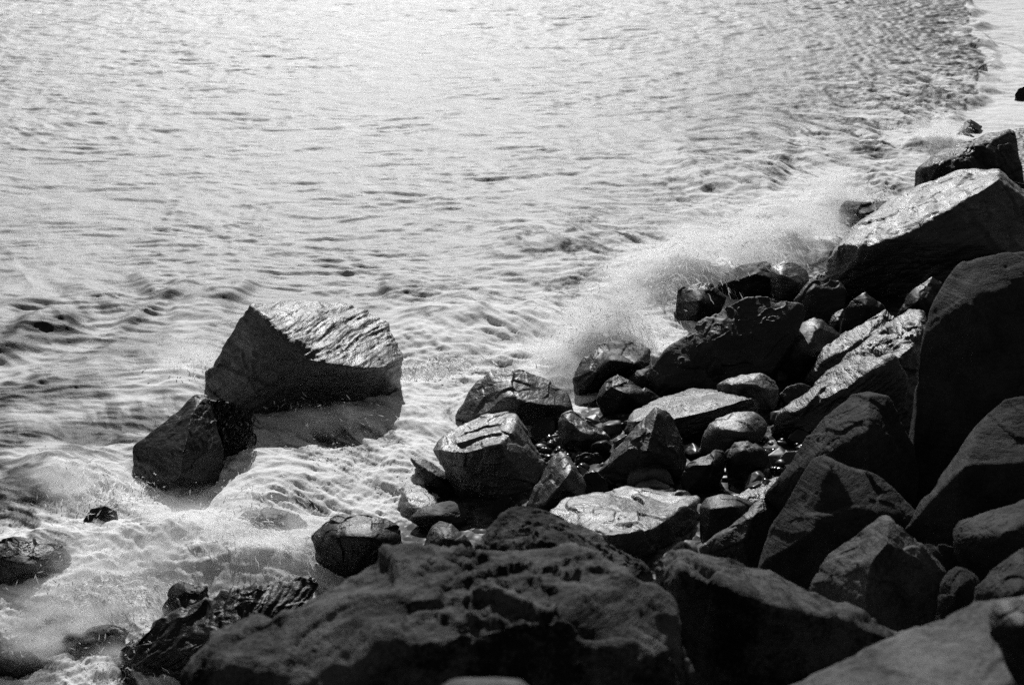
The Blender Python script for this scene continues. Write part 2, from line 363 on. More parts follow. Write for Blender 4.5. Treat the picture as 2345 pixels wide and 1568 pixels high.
rock(B, 'steep grey boulder with lit left edge in front of the tall grey boulder', B, 'dry',
 '2072,1212,20 2112,1150,20 2182,1050,40 2225,985,50 2262,945,60 2300,914,80 2344,904,100 2480,915,120 2520,1250,60 2300,1300,0 2150,1280,0|2208,1066,-50 2195,1185,-50 2340,1060,-60 2150,1140,-20', D=9.6, p=34, rough=.55, cuts=1, foam=0)
rock(B, 'rounded grey boulder low at the right edge', B, 'dry',
 '2174,1218 2190,1193 2240,1174 2344,1144 2480,1130 2500,1330 2320,1370 2240,1320 2186,1260|2300,1220', D=8.6, p=14, rough=.7, foam=0)
rock(B, 'tall cracked boulder with flat grey faces, peak left of the tall grey boulder', B, 'dry',
 '1748,1135,40 1780,1090,40 1850,1018,50 1880,960,60 1948,902,70 1985,896,70 2034,906,60 2062,960,50 2092,1010,50 2104,1085,40 2095,1150,20 2000,1200,-10 1850,1190,0|1990,905,30 1985,985,-60 2000,1110,-80 1860,1045,0', D=10.6, p=34, rough=.6, cuts=2, foam=0)
rock(B, 'broad-faced grey boulder with diagonal ledge, before the cracked boulder', B, 'dry',
 '1732,1320,20 1758,1225,30 1780,1172,40 1830,1092,50 1866,1047,60 1888,1040,60 1930,1055,60 2008,1090,60 2050,1130,50 2082,1158,40 2100,1180,30 2090,1240,0 2040,1320,-10 1960,1370,-20 1840,1360,0|1750,1285,0 1850,1224,-40 1960,1160,-40 1905,1060,20 1990,1230,-60', D=9.7, p=36, rough=.6, cuts=1, foam=0)
rock(B, 'peaked boulder with pale left face and dark broken right side, bottom right', B, 'grey',
 '1835,1360,40 1848,1338,40 1875,1298,50 1905,1258,60 1962,1214,60 2012,1184,60 2030,1181,60 2076,1206,50 2112,1250,60 2162,1302,60 2160,1360,50 2140,1420,30 2090,1480,0 1960,1470,0 1860,1420,20|2036,1196,20 2030,1243,-40 1996,1285,-60 1990,1340,-70 1980,1420,-70', D=8.5, p=36, rough=1.0, cuts=1, foam=0)
rock(K, 'low shadowed rock behind the peaked boulder', K, 'dry', '2095,1245 2160,1243 2232,1270 2250,1320 2180,1345 2110,1320', D=8.7, foam=0)
rock(K, 'small rough rock in the gap right of the peaked boulder', K, 'dry', '2148,1335 2175,1306 2200,1297 2238,1320 2244,1350 2228,1430 2170,1450 2148,1390|2195,1340', D=8.0, rough=1.2, foam=0)
rock(B, 'dim rough boulder at the lower right edge', B, 'dry', '2232,1345 2280,1290 2344,1254 2470,1270 2470,1480 2260,1440 2234,1390|2330,1350', D=7.0, p=16, foam=0)
rock(K, 'dark squarish rock with rim light, right of the rippled slab', K, 'damp', '1600,1155 1615,1138 1645,1129 1685,1134 1728,1155 1716,1195 1660,1250 1612,1252|1625,1165,-20 1680,1160,-20', p=24, rough=.6, foam=0)
rock(K, 'wedge rock with bright spine leaning on the broad-faced boulder', K, 'damp', '1600,1255,0 1650,1222,20 1692,1185,40 1742,1144,60 1785,1150,60 1790,1220,30 1765,1310,0 1720,1345,-10 1650,1310,-10|1655,1228,0 1725,1180,0 1700,1250,-30', p=26, D=10.6, foam=0)
rock(K, 'flat shining ledge between the pebbles and the broad-faced boulder', K, 'slab', '1680,1138,0 1735,1103,60 1800,1088,90 1815,1120,40 1760,1155,-30 1700,1160,-30|1720,1140,-20', strata=.6, foam=0)
# --- foreground
rock(B, 'hazy grey boulder rising behind the big foreground boulder', B, 'near',
 '1083,1245 1130,1197 1168,1166 1204,1156 1262,1168 1335,1200 1400,1238 1485,1290 1520,1380 1400,1450 1200,1450 1080,1340|1250,1230,-60 1380,1300,-60', D=7.6, crack=.9, crumple=.3, facet=.38, p=16, rough=1.6, foam=0)
rock(B, 'huge mottled foreground boulder across the bottom, out of focus', B, 'near',
 '372,1620,60 386,1530,70 430,1488,90 520,1430,120 640,1374,160 740,1324,200 830,1288,230 950,1254,260 1080,1243,280 1200,1243,290 1340,1268,280 1455,1312,240 1560,1372,190 1612,1432,140 1640,1520,100 1640,1700,40 900,1900,-100 450,1780,0|1000,1420,-40 1250,1400,-60 1450,1500,-60 800,1500,-80', D=5.9, crack=.9, crumple=.3, facet=.38, p=16, rough=2.0, cuts=6, foam=0)
rock(ST, 'pale rounded stone cut off by the bottom edge', ST, 'grey', '985,1580 1030,1551 1120,1545 1200,1552 1232,1580 1220,1660 1000,1660|1110,1580', D=3.9, p=8, rough=.4, foam=0)
rock(B, 'black shadowed boulder right of the big foreground boulder', B, 'near',
 '1482,1278 1520,1246 1555,1231 1600,1244 1640,1275 1665,1298 1760,1330 1850,1368 1950,1400 2060,1438 2140,1474 2150,1600 1900,1750 1600,1750 1480,1560|1560,1300,-60 1750,1380,-100', D=6.9, crack=.9, crumple=.3, facet=.38, p=22, rough=1.5, foam=0)
rock(B, 'pale dry boulder in the bottom right corner', B, 'grey',
 '1760,1590,60 1880,1551,90 2000,1520,130 2120,1485,170 2210,1448,210 2232,1400,260 2252,1368,290 2344,1360,300 2520,1350,300 2520,1800,0 1900,1800,-40|2100,1600,-60 2300,1560,-40', D=4.9, p=18, rough=.5, foam=0)
rock(B, 'black boulder overlapping the pale dry boulder at the right edge', B, 'wet',
 '2256,1400 2270,1375 2300,1366 2360,1362 2460,1380 2460,1560 2344,1530 2300,1475 2264,1436|2340,1430', D=4.5, p=14, foam=0)
# --- awash in the surf, lower left
rock(K, 'small black rock showing through a hole in the surf', K, 'wet', '190,1192 208,1164 240,1156 268,1170 274,1198 240,1216 203,1212', z=.14, foam=0)
rock(B, 'black drenched boulder with water pouring over it at the left edge', B, 'wet',
 '-60,1250,20 0,1232,30 70,1226,40 130,1236,30 165,1262,20 172,1305,0 110,1350,-10 40,1365,-10 -60,1360,0|80,1250,0 60,1290,-60', z=.0, p=14, foam=0)
rock(K, 'dark rock awash between the surf and the round black boulder', K, 'wet', '530,1195,20 560,1168,30 620,1162,40 680,1172,30 705,1200,20 660,1232,0 590,1256,-10 548,1236,0|620,1185,-20', z=.0, foam=0)
rock(K, 'jagged black crag breaking the foam at lower left', K, 'wet', '362,1392,20 390,1345,30 408,1325,40 425,1332,30 440,1341,30 474,1343,30 486,1378,20 470,1420,0 400,1432,-10|430,1352,10 440,1380,-30', z=.08, rough=1.8, foam=0)
rock(B, 'long dark layered ledge running into the surf beside the foreground boulder', B, 'wet',
 '265,1485,20 330,1432,30 400,1398,40 520,1352,50 620,1327,60 720,1310,70 745,1335,50 700,1410,0 560,1490,-30 420,1540,-40 310,1525,-20|420,1440,0 560,1385,10 500,1450,-50', z=.12, rough=1.6, strata=1.3, foam=0)
rock(K, 'low black rock in the foam at the bottom left', K, 'wet', '125,1505,20 150,1460,30 200,1438,40 262,1424,40 295,1440,30 275,1495,0 215,1535,-20 155,1545,-10|200,1465,0', z=-.05, rough=1.5, foam=0)
rock(K, 'sunken dark rock in the bottom left corner', K, 'wet', '-60,1485 0,1470 50,1476 92,1508 104,1545 40,1570 -60,1580|20,1510,-20', z=-.1, foam=0)
# seaweed hanging down the black rock
bm = bmesh.new(); rng = np.random.RandomState(3)
Dw = np.linalg.norm(on_level(515, 1052, -.05) - CAM) / np.linalg.norm(ray(515, 1052)) - .30
for j in range(1100):
    u = float(np.clip(rng.normal(516, 27), 446, 578)); v = rng.uniform(912 + .35 * abs(u - 505), max(940, 1046 - .013 * (u - 520) ** 2))
    a = CAM + (Dw + .0012 * abs(u - 510) + rng.uniform(-.03, .05) + .0009 * max(0, 960 - v)) * ray(u, v)
    L = rng.uniform(.05, .17); w = rng.uniform(.004, .013); n = 6; prev = None; ph = rng.uniform(0, 6.3); dx = rng.normal(0, .35) + (u - 510) * .004
    for q in range(n + 1):
        f = q / n; c = a + np.array((dx * L * f + .016 * math.sin(ph + 4 * f), -.03 * f + .016 * math.sin(ph * 2 + 5 * f), -L * f * (1 - .25 * f)))
        ww = w * (1 - .85 * f * f)
        cur = (bm.verts.new(c + (-ww, 0, 0)), bm.verts.new(c + (0, -ww * .6, 0)), bm.verts.new(c + (ww, 0, 0)))
        if prev:
            bm.faces.new((prev[0], prev[1], cur[1], cur[0])); bm.faces.new((prev[1], prev[2], cur[2], cur[1]))
        prev = cur
me = bpy.data.meshes.new('seaweed'); bm.free if False else bm.to_mesh(me); bm.free()
loc = np.array(weedrock.location[:])
me.transform(__import__('mathutils').Matrix.Translation(Vector(-loc)))
mk, t, b = new_mat('seaweed'); b.inputs['Base Color'].default_value = (.01, .01, .01, 1); b.inputs['Roughness'].default_value = .25
link('seaweed', me, mk, (0, 0, 0), weedrock)
# ------------------------------------------------------------------ ground (shingle bank under the boulders)
mg, t, b = new_mat('wet_shingle')
tc = N(t, 'ShaderNodeTexCoord')
vo = N(t, 'ShaderNodeTexVoronoi', i_Scale=9.0); t.links.new(tc.outputs['Object'], vo.inputs['Vector'])
t.links.new(ramp(t, vo.outputs['Color'], [(0, .008), (1, .03)]), b.inputs['Base Color'])
b.inputs['Roughness'].default_value = .5
bp = N(t, 'ShaderNodeBump', i_Strength=1.0, i_Distance=.05, invert=True); t.links.new(vo.outputs['Distance'], bp.inputs['Height']); t.links.new(bp.outputs[0], b.inputs['Normal'])
def axis(lo, hi, f0, f1, st):
    a = np.arange(f0, f1, st); return np.concatenate([np.linspace(lo, f0, 24)[:-1], a, np.linspace(f1, hi, 24)])
gx, gy = np.meshgrid(axis(-300, 300, -6, 12, .06), axis(-60, 900, 3, 34, .08))
x, y = gx.ravel(), gy.ravel()
gz = ground_z(x, y) + .05 * noise2(x * 1.3, y * 1.3) + .02 * noise2(x * 7, y * 7)
ny, nx = gx.shape; I = np.arange(ny * nx).reshape(ny, nx)
Q = np.stack([I[:-1, :-1], I[:-1, 1:], I[1:, 1:], I[1:, :-1]], -1).reshape(-1, 4)
tag(link('ground', np_mesh('ground', np.stack([x, y, gz], 1), Q), mg), kind='structure')

# pebbles
def pebble_mesh(k):
    dv, F = ico(4); rng = np.random.RandomState(900 + k)
    V = dv * (1 + .12 * fbm3(dv * .9 + 11 * k, 3)[:, None]) * np.array((1, .75 + .2 * rng.rand(), .45 + .2 * rng.rand()))
    return np_mesh('pebble', V, F)
pm = [pebble_mesh(k) for k in range(7)]
PB = []
for k, (c0, rr) in enumerate([(.012, .22), (.03, .35), (.07, .45)]):
    m, t, b = new_mat(['black_pebble', 'dark_pebble', 'pale_pebble'][k]); n = N(t, 'ShaderNodeTexNoise', i_Scale=5.0, i_Detail=5.0)
    t.links.new(ramp(t, n.outputs[0], [(.35, c0 * .5), (.7, c0 * 1.4)]), b.inputs['Base Color']); b.inputs['Roughness'].default_value = rr; PB.append(m)
for k, me in enumerate(pm): me.materials.append(PB[[0, 1, 2, 0, 1, 0, 1][k]])
rng = np.random.RandomState(5)
patches = [(1228, 1352, 1000, 1062, 70, 'middle'), (1690, 1840, 1012, 1095, 48, 'right'), (1330, 1440, 1070, 1120, 14, 'middle')]
for (u0, u1, v0, v1, n, w) in patches:
    for j in range(n):
        u, v = rng.uniform(u0, u1), rng.uniform(v0, v1)
        d = ray(u, v); tt = np.linspace(8, 22, 1500); P = CAM + tt[:, None] * d
        q = P[np.argmax(P[:, 2] < ground_z(P[:, 0], P[:, 1]))]
        o = bpy.data.objects.new('pebble', pm[rng.randint(7)]); col.objects.link(o)
        r = rng.uniform(.025, .05) * (1.5 if rng.rand() < .2 else 1)
        o.location = (q[0], q[1], q[2] + .4 * r + .02); o.scale = (r, r, r)
        o.rotation_euler = (rng.uniform(-.4, .4), rng.uniform(-.4, .4), rng.uniform(0, 6.3))
        tag(o, 'small smooth wet pebble lying in the dark gap among the boulders', 'pebble', 'pebbles in the gaps of the boulder bank')
for (u, v, rx, lab) in [(1683, 1080, .13, 'flat pale oval pebble lit at the foot of the coarse grainy block'), (1668, 1094, .07, 'little pale pebble just below the flat oval pebble'), (1745, 1082, .08, 'small flat pebble right of the pale oval pebble')]:
    q = on_level(u, v, .4)
    o = bpy.data.objects.new('pebble', pm[2].copy()); col.objects.link(o); o.location = q; o.scale = (rx, rx * .7, rx * .5); tag(o, lab, 'pebble')

# broken stones wedged in the gaps of the bank
def broken_mesh(k):
    dv, F = ico(4); rng = np.random.RandomState(300 + k)
    n = rng.normal(size=(16, 3)); n /= np.linalg.norm(n, axis=1)[:, None]; o = rng.uniform(.62, 1.0, 16)
    q = np.maximum(dv @ n.T / o, 1e-6); V = dv * ((q ** 40).sum(1) ** (-1 / 40))[:, None] * np.array((1, .8, .6))
    return np_mesh('broken_stone', V * (1 + .04 * fbm3(V * 3 + k, 3)[:, None]), F)
bmsh = [broken_mesh(k) for k in range(8)]
for k, me in enumerate(bmsh): me.materials.append(PB[[0, 1, 1, 2, 0, 1, 0, 2][k]])
rng = np.random.RandomState(21)
for j in range(90):
    f = rng.rand(); u, v = rng.uniform(1230, 1840), 0
    v = rng.uniform(max(760, 1150 - .55 * (u - 1230)) - 120, 1170)
    d = ray(u, v); tt = np.linspace(8, 24, 1600); P = CAM + tt[:, None] * d
    q = P[np.argmax(P[:, 2] < ground_z(P[:, 0], P[:, 1]))]
    o = bpy.data.objects.new('broken_stone', bmsh[rng.randint(8)]); col.objects.link(o); r = rng.uniform(.06, .15)
    o.location = (q[0], q[1], q[2] + .25 * r); o.scale = (r, r, r); o.rotation_euler = (rng.uniform(-.5, .5), rng.uniform(-.5, .5), rng.uniform(0, 6.3))
    tag(o, 'small angular wet stone wedged low between the larger boulders', 'stone', 'broken stones wedged in the boulder bank')
# ------------------------------------------------------------------ the sea
ys = 6.3 * np.exp(np.linspace(0, math.log(60 / 6.3), 1600)); ys = np.concatenate([ys, 60 * np.exp(np.linspace(0, math.log(20), 60))[1:]])
ts = np.linspace(-.5, .5, 1100); ts = np.concatenate([np.linspace(-4, -.5, 30)[:-1], ts, np.linspace(.5, 4, 30)[1:]])
TT, YY = np.meshgrid(ts, ys); XX = TT * YY
x, y = XX.ravel(), YY.ravel(); s = shore_s(x, y)
al = (x - SA[0]) * SD[0] + (y - SA[1]) * SD[1]                    # along the shore
def poly(pts): return np.array([on_level(u, v)[:2] for u, v in pts])
def pdist(pts):
    P = poly(pts); best = np.full(len(x), 1e9); sg = np.ones(len(x)); end = np.zeros(len(x)); L = len(P) - 1
    for i in range(L):
        a, b_ = P[i], P[i + 1]; d = b_ - a; l2 = d @ d
        tr = ((x - a[0]) * d[0] + (y - a[1]) * d[1]) / l2; t_ = np.clip(tr, 0, 1)
        dx, dy = x - a[0] - t_ * d[0], y - a[1] - t_ * d[1]; dd = np.hypot(dx, dy)
        m = dd < best; best[m] = dd[m]; sg[m] = np.sign(d[0] * dy - d[1] * dx)[m]; end[m] = ((i + t_) / L)[m]
    return best * sg, end
wx = x + .35 * noise2(x * .5, y * .5 + 9); wy = y + .3 * noise2(x * .4 + 5, y * .5)
# long-crested chop, sharp on top
def ridged(lx, ly, off, rot=0.0):
    c, q = math.cos(rot), math.sin(rot); a, b_ = (wx * c + wy * q), (-wx * q + wy * c)
    return .35 - np.abs(noise2(a / lx + off, b_ / ly + off * 1.7))
far = np.clip(y / 14, .6, 2.2)
gust = .9 + .3 * noise2(x * .22 + 4, y * .3) + .25 * noise2(x * .8, y * 1.1)
h = .055 * ridged(3.4, 1.6, 3.1, .12) + .042 * ridged(1.6, .62, 7.7, -.16) + gust * (.048 * ridged(.8, .22, 1.3, .1) + .032 * ridged(.42, .11, 12.9, -.08) + .015 * ridged(.21, .062, 5.5, .05))
h *= .85
# smooth run of the swash beyond the bore, on the right
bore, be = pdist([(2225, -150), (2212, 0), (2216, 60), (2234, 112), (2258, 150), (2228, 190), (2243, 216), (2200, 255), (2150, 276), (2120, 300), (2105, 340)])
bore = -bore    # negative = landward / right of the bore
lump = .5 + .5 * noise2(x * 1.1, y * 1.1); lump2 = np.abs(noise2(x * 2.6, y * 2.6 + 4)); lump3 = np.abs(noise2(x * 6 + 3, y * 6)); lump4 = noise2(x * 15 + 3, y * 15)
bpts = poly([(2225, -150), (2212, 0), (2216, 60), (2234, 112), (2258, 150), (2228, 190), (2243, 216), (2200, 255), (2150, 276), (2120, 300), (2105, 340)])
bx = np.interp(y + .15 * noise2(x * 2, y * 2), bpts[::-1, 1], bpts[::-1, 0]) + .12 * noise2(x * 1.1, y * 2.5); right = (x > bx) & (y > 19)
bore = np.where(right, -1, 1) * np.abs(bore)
bd = np.abs(bore) + .35 * noise2(x * 1.4, y * 1.4)
boreband = np.where(bore > 0, ss(7, .2, bd), ss(.35, 0, bd)) * ss(22, 26, y) * ss(2, 7, x)
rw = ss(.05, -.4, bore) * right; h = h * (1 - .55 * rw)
h += boreband * (.10 + .03 * lump2 + .03 * lump3)
foam = np.where(bore > 0, -.42 * ss(7, .1, bd) * (.8 + .3 * noise2(x * 1.2, y * 1.7)), .6) * ss(20, 25, y) * ss(1, 4, x)  # right of the bore the water's bright sheen is painted in as foam white
# breaking crests: steep towards the shore / camera
for pts, H, wf, wb in [
    ([(-200, 835), (0, 792), (60, 765), (130, 755), (200, 740)], .42, .30, 1.3),
    ([(140, 742), (230, 722), (300, 720), (360, 735)], .26, .22, .8),
    ([(330, 708), (400, 695), (480, 688), (570, 700)], .24, .22, .9),
    ([(380, 730), (450, 722), (520, 740)], .14, .15, .4),
    ([(860, 672), (930, 668), (1000, 690)], .16, .2, .6),
    ([(1080, 560), (1200, 566), (1300, 566), (1380, 572), (1440, 590)], .30, .30, 1.2),
    ([(1060, 640), (1150, 625), (1260, 640), (1330, 660)], .16, .25, .7),
    ([(1540, 418), (1640, 415), (1740, 425), (1800, 430)], .34, .35, 1.4),
    ([(1820, 385), (1920, 365), (2010, 350), (2060, 340)], .26, .3, 1.0),
    ([(-50, 920), (80, 900), (200, 880), (330, 850), (420, 800)], .14, .2, .6),
    ([(-50, 1050), (60, 1010), (150, 985)], .16, .2, .6),
    ([(20, 1215), (80, 1140), (150, 1098), (230, 1090), (310, 1125), (400, 1190)], .34, .25, .5),
    ([(470, 1110), (540, 1085), (640, 1070), (740, 1075), (860, 1050)], .24, .1, .3),
    ([(500, 1190), (560, 1160), (640, 1145), (730, 1150)], .22, .2, .5),
    ([(-60, 1225), (60, 1205), (140, 1215), (200, 1290)], .25, .2, .4),
    ([(-60, 1455), (30, 1440), (110, 1470)], .15, .2, .4),
    ([(940, 700), (1020, 735), (1100, 760)], .2, .25, .7), ([(1180, 700), (1270, 720), (1340, 735)], .18, .22, .6)]:
    d, e = pdist(pts)
    d = d + .12 * noise2(x * 2.2, y * 2.2) + .25 * noise2(x * .8 + 3, y * .8)
    env = ss(0, .22, e) * ss(1, .78, e)
    pr = np.where(d < 0, np.exp(-(d / (1.5 * wf)) ** 2), np.exp(-(d / wb) ** 2)) * (.75 + .25 * noise2(x * 1.7, y * 1.7))
    h += .62 * H * pr * env * (.85 + .3 * noise2(x * 3.1 + 4, y * 3.1))
    foam += env * (.6 * np.exp(-((d + wf * 2.2) / (wf * 1.1)) ** 2) - .6 * np.exp(-((d + wf * .6) / (wf * .7)) ** 2) * (.55 + .8 * noise2(x * 1.3 + .6 * noise2(x * 3, y * 3), y * 7)))

# flow streaks: the long exposure draws the running water out along its course
GX, GY = np.meshgrid(np.linspace(-13, 17, 320), np.linspace(5, 37, 340)); gx_, gy_ = GX.ravel(), GY.ravel()
e_ = .02
def psi(a, b_): return noise2(a * .55 + 3, b_ * .55) * .9 + noise2(a * 1.3, b_ * 1.3 + 8) * .3
vx = SN[0] + (psi(gx_, gy_ + e_) - psi(gx_, gy_ - e_)) / (2 * e_) * .45; vy = SN[1] - (psi(gx_ + e_, gy_) - psi(gx_ - e_, gy_)) / (2 * e_) * .45
for (rx_, ry_, rr, top) in ROCKS:
    dx, dy = gx_ - rx_, gy_ - ry_; dd = np.hypot(dx, dy) + 1e-6; k = np.exp(-np.maximum(dd - rr, 0) / (.5 * rr)); dx /= dd; dy /= dd
    rad = np.minimum(vx * dx + vy * dy, 0) * k; vx -= rad * dx; vy -= rad * dy
vl = np.hypot(vx, vy) + .15; vx = (vx / vl).reshape(GX.shape); vy = (vy / vl).reshape(GX.shape)
def vel(px_, py_):
    fx = np.clip((px_ + 13) / 30 * 319, 0, 318.99); fy = np.clip((py_ - 5) / 32 * 339, 0, 338.99); ix = fx.astype(int); iy = fy.astype(int); fx -= ix; fy -= iy
    def g(A): return (A[iy, ix] * (1 - fx) + A[iy, ix + 1] * fx) * (1 - fy) + (A[iy + 1, ix] * (1 - fx) + A[iy + 1, ix + 1] * fx) * fy
    return g(vx), g(vy)
near = np.where((y < 36) & (np.abs(x) < 16))[0]
L1 = np.zeros(len(x)); L2 = np.zeros(len(x)); L3 = np.zeros(len(x))
for sg in (1, -1):
    qx, qy = x[near].copy(), y[near].copy()
    for k in range(9):
        L1[near] += noise2(qx * 5.5, qy * 5.5 + 3); L2[near] += noise2(qx * 15, qy * 15); L3[near] += noise2(qx * 36, qy * 36)
        a, b_ = vel(qx, qy); qx += sg * .045 * a; qy += sg * .045 * b_
L1 /= 7.0; L2 /= 5.0; L3 /= 4.0
# surf zone: billows, then drains back off the shingle
zone = ss(-4.4, -1.2, s + .9 * noise2(x * .7, y * .7 + 2)) * (y < 36) * (1 - .65 * rw)
px = x + .5 * noise2(x * .8 + 2, y * .8); py = y + .45 * noise2(x * .7, y * .7 + 6)
bil = .07 * noise2(px * 1.0, py * 1.3) + .03 * noise2(px * 2.1, py * 3.0)
amp = ss(-.3, .5, noise2(x * 1.1 + 9, y * 1.1))
swirl = .03 * (.35 - np.abs(noise2(px * 2.2 + .8 * L1, py * 3.4))) + .02 * (.35 - np.abs(noise2(px * 5.1 + .5 * L1, py * 7.7 + .5 * L2)))
h = h * (1 - .35 * zone) + zone * (bil + swirl) + (.1 + .9 * zone) * (.3 + .7 * amp) * (.016 * L1 + .013 * L2 + .009 * L3)
patch = noise2(x * .8 + 4, y * .8) + .6 * noise2(x * 1.9, y * 1.9 + 7)
lace = np.exp(-np.abs(noise2(px * 2.6 + L1, py * 3.6 + L2)) * 7) + .7 * np.exp(-np.abs(noise2(px * 6.1 + .8 * L2, py * 8.0)) * 6)
foam += zone * (-.12 + 1.2 * L1 + .8 * L2 + .5 * L3 + .8 * patch + .55 * lace + .45 * ss(-2, 0, s)) + (1 - zone) * (.15 * L1 + .12 * L2)
# water thrown up against the stones
for (u, v, ru, rv, H, fo) in [
    (1395, 812, .52, .42, .3, 1.0), (1300, 850, .45, .4, .15, .9), (1570, 660, .75, .5, .40, 1.0), (1700, 590, 1.0, .5, .35, 1.0), (1800, 560, .8, .5, .3, 1.0),
    (1480, 640, .7, .5, .22, .9), (1890, 480, .8, .5, .3, .9), (1990, 430, .8, .5, .2, .9), (2150, 335, .7, .5, .22, .9), (1130, 740, .9, .5, .2, .9), (1000, 800, .6, .5, .2, .9),
    (720, 1005, .7, .35, .1, -.25), (410, 1135, .6, .4, -.12, .5), (480, 1245, .9, .4, .12, .9), (330, 1340, .8, .35, .08, .7), (400, 1240, .6, .5, .15, 1.0), (300, 1290, .9, .6, .25, 1.0), (600, 1290, .7, .5, .22, 1.0), (170, 1130, .6, .4, .35, .8), (640, 1110, .9, .5, .14, .9), (60, 1290, .5, .4, .25, .7),
    (150, 1400, .9, .5, .2, 1.0), (300, 1540, .6, .4, .2, 1.0), (930, 1080, .35, .5, .15, .9), (420, 880, .5, .5, .18, .9), (980, 1000, .5, .4, .1, .9)]:
    c = on_level(u, v); H *= .6 if H > 0 else 1
    dd = np.hypot((x - c[0]) / ru, (y - c[1]) / rv) * (1 + .25 * noise2(x * 2.4 + u, y * 2.4))
    k = np.exp(-dd ** 2 * 1.2)
    h += H * k * (1 + .18 * np.abs(noise2(x * 5, y * 5)))
    foam += fo * k
for (u, v, ru, rv, k_) in [(60, 1290, .7, .35, 1.1), (620, 1200, .5, .22, 1.1), (40, 1150, .5, .3, .9), (235, 1200, .22, .16, .9), (110, 800, .9, .5, .6), (60, 1480, .7, .3, 1.0), (500, 1440, .9, .4, .9), (230, 1010, .7, .4, .6), (350, 960, .5, .3, .6), (90, 930, .8, .4, .5), (1060, 1190, .5, .5, .8), (960, 1010, .3, .3, .4)]:
    c = on_level(u, v); dd = np.hypot((x - c[0]) / ru, (y - c[1]) / rv) * (1 + .5 * noise2(x * 2.1 + u, y * 3.1) + .25 * L1)
    foam -= k_ * np.exp(-dd ** 2)
for (rx_, ry_, rr, top) in ROCKS:
    dd = np.hypot(x - rx_, y - ry_) - rr
    foam += .35 * ss(.7, .05, dd) * zone
h -= ss(.1, .95, s + .25 * noise2(x * 1.5, y * 1.5)) * .75
foam = np.clip(foam, -.6, 1.2)
V = np.stack([x, y, h], 1)
ny, nx = XX.shape; I = np.arange(ny * nx).reshape(ny, nx)
Q = np.stack([I[:-1, :-1], I[:-1, 1:], I[1:, 1:], I[1:, :-1]], -1).reshape(-1, 4)
sc_ = s[Q[:, 0]]; Q = Q[sc_ < 2.2]
me = np_mesh('sea', V, Q)
at = me.attributes.new('foam', 'FLOAT', 'POINT'); at.data.foreach_set('value', foam.astype(np.float32))  # foam cover, plus the sheen painted white beyond the bore
mw, t, b = new_mat('sea_water')
tc = N(t, 'ShaderNodeTexCoord')
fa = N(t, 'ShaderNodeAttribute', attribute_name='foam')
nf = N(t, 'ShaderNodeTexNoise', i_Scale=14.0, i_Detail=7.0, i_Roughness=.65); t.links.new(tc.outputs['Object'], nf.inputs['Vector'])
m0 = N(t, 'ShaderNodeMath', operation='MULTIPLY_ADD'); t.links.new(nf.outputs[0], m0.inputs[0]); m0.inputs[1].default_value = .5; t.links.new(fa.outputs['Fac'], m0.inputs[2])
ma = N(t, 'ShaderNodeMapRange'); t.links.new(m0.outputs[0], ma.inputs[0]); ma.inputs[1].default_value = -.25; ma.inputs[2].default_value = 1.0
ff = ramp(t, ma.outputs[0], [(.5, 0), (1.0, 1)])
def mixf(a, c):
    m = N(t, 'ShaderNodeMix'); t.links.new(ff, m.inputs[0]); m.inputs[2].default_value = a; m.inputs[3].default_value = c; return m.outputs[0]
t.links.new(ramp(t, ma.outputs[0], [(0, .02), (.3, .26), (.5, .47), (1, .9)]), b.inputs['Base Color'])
t.links.new(mixf(.5, .7), b.inputs['Roughness'])
t.links.new(mixf(.36, .14), b.inputs['Specular IOR Level'])
nb = N(t, 'ShaderNodeTexNoise', i_Scale=60.0, i_Detail=4.0, i_Roughness=.7); t.links.new(tc.outputs['Object'], nb.inputs['Vector'])
bp = N(t, 'ShaderNodeBump', i_Strength=.35, i_Distance=.02); t.links.new(nb.outputs[0], bp.inputs['Height']); t.links.new(bp.outputs[0], b.inputs['Normal'])
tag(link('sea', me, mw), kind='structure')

# ------------------------------------------------------------------ spray hanging in the air over the stones
ms = bpy.data.materials.new('spray'); ms.use_nodes = True; t = ms.node_tree; t.nodes.remove(t.nodes['Principled BSDF'])
tc = N(t, 'ShaderNodeTexCoord'); ln = N(t, 'ShaderNodeVectorMath', operation='LENGTH'); t.links.new(tc.outputs['Object'], ln.inputs[0])
ge = N(t, 'ShaderNodeNewGeometry'); mp = N(t, 'ShaderNodeMapping'); mp.inputs['Scale'].default_value = (2.4, 5.0, 5.5); mp.inputs['Rotation'].default_value = (R(-20), R(20), R(36))
t.links.new(ge.outputs['Position'], mp.inputs[0])
no = N(t, 'ShaderNodeTexNoise', i_Scale=1.0, i_Detail=8.0, i_Roughness=.62, i_Distortion=.6); t.links.new(mp.outputs[0], no.inputs['Vector'])
fo = N(t, 'ShaderNodeMapRange'); fo.interpolation_type = 'SMOOTHSTEP'; t.links.new(ln.outputs['Value'], fo.inputs[0])
for k_, v_ in zip((1, 2, 3, 4), (1.0, .1, 0, 1)): fo.inputs[k_].default_value = v_
nr = N(t, 'ShaderNodeMapRange'); t.links.new(no.outputs[0], nr.inputs[0])
for k_, v_ in zip((1, 2, 3, 4), (.45, .66, 0, 1)): nr.inputs[k_].default_value = v_
p2 = N(t, 'ShaderNodeMath', operation='POWER'); t.links.new(fo.outputs[0], p2.inputs[0]); p2.inputs[1].default_value = 1.3
mu = N(t, 'ShaderNodeMath', operation='MULTIPLY'); t.links.new(p2.outputs[0], mu.inputs[0]); t.links.new(nr.outputs[0], mu.inputs[1])
mr = N(t, 'ShaderNodeMath', operation='MULTIPLY'); t.links.new(mu.outputs[0], mr.inputs[0]); mr.inputs[1].default_value = 14.0
pv = N(t, 'ShaderNodeVolumePrincipled'); pv.inputs['Color'].default_value = (.97, .97, .97, 1); pv.inputs['Anisotropy'].default_value = .4
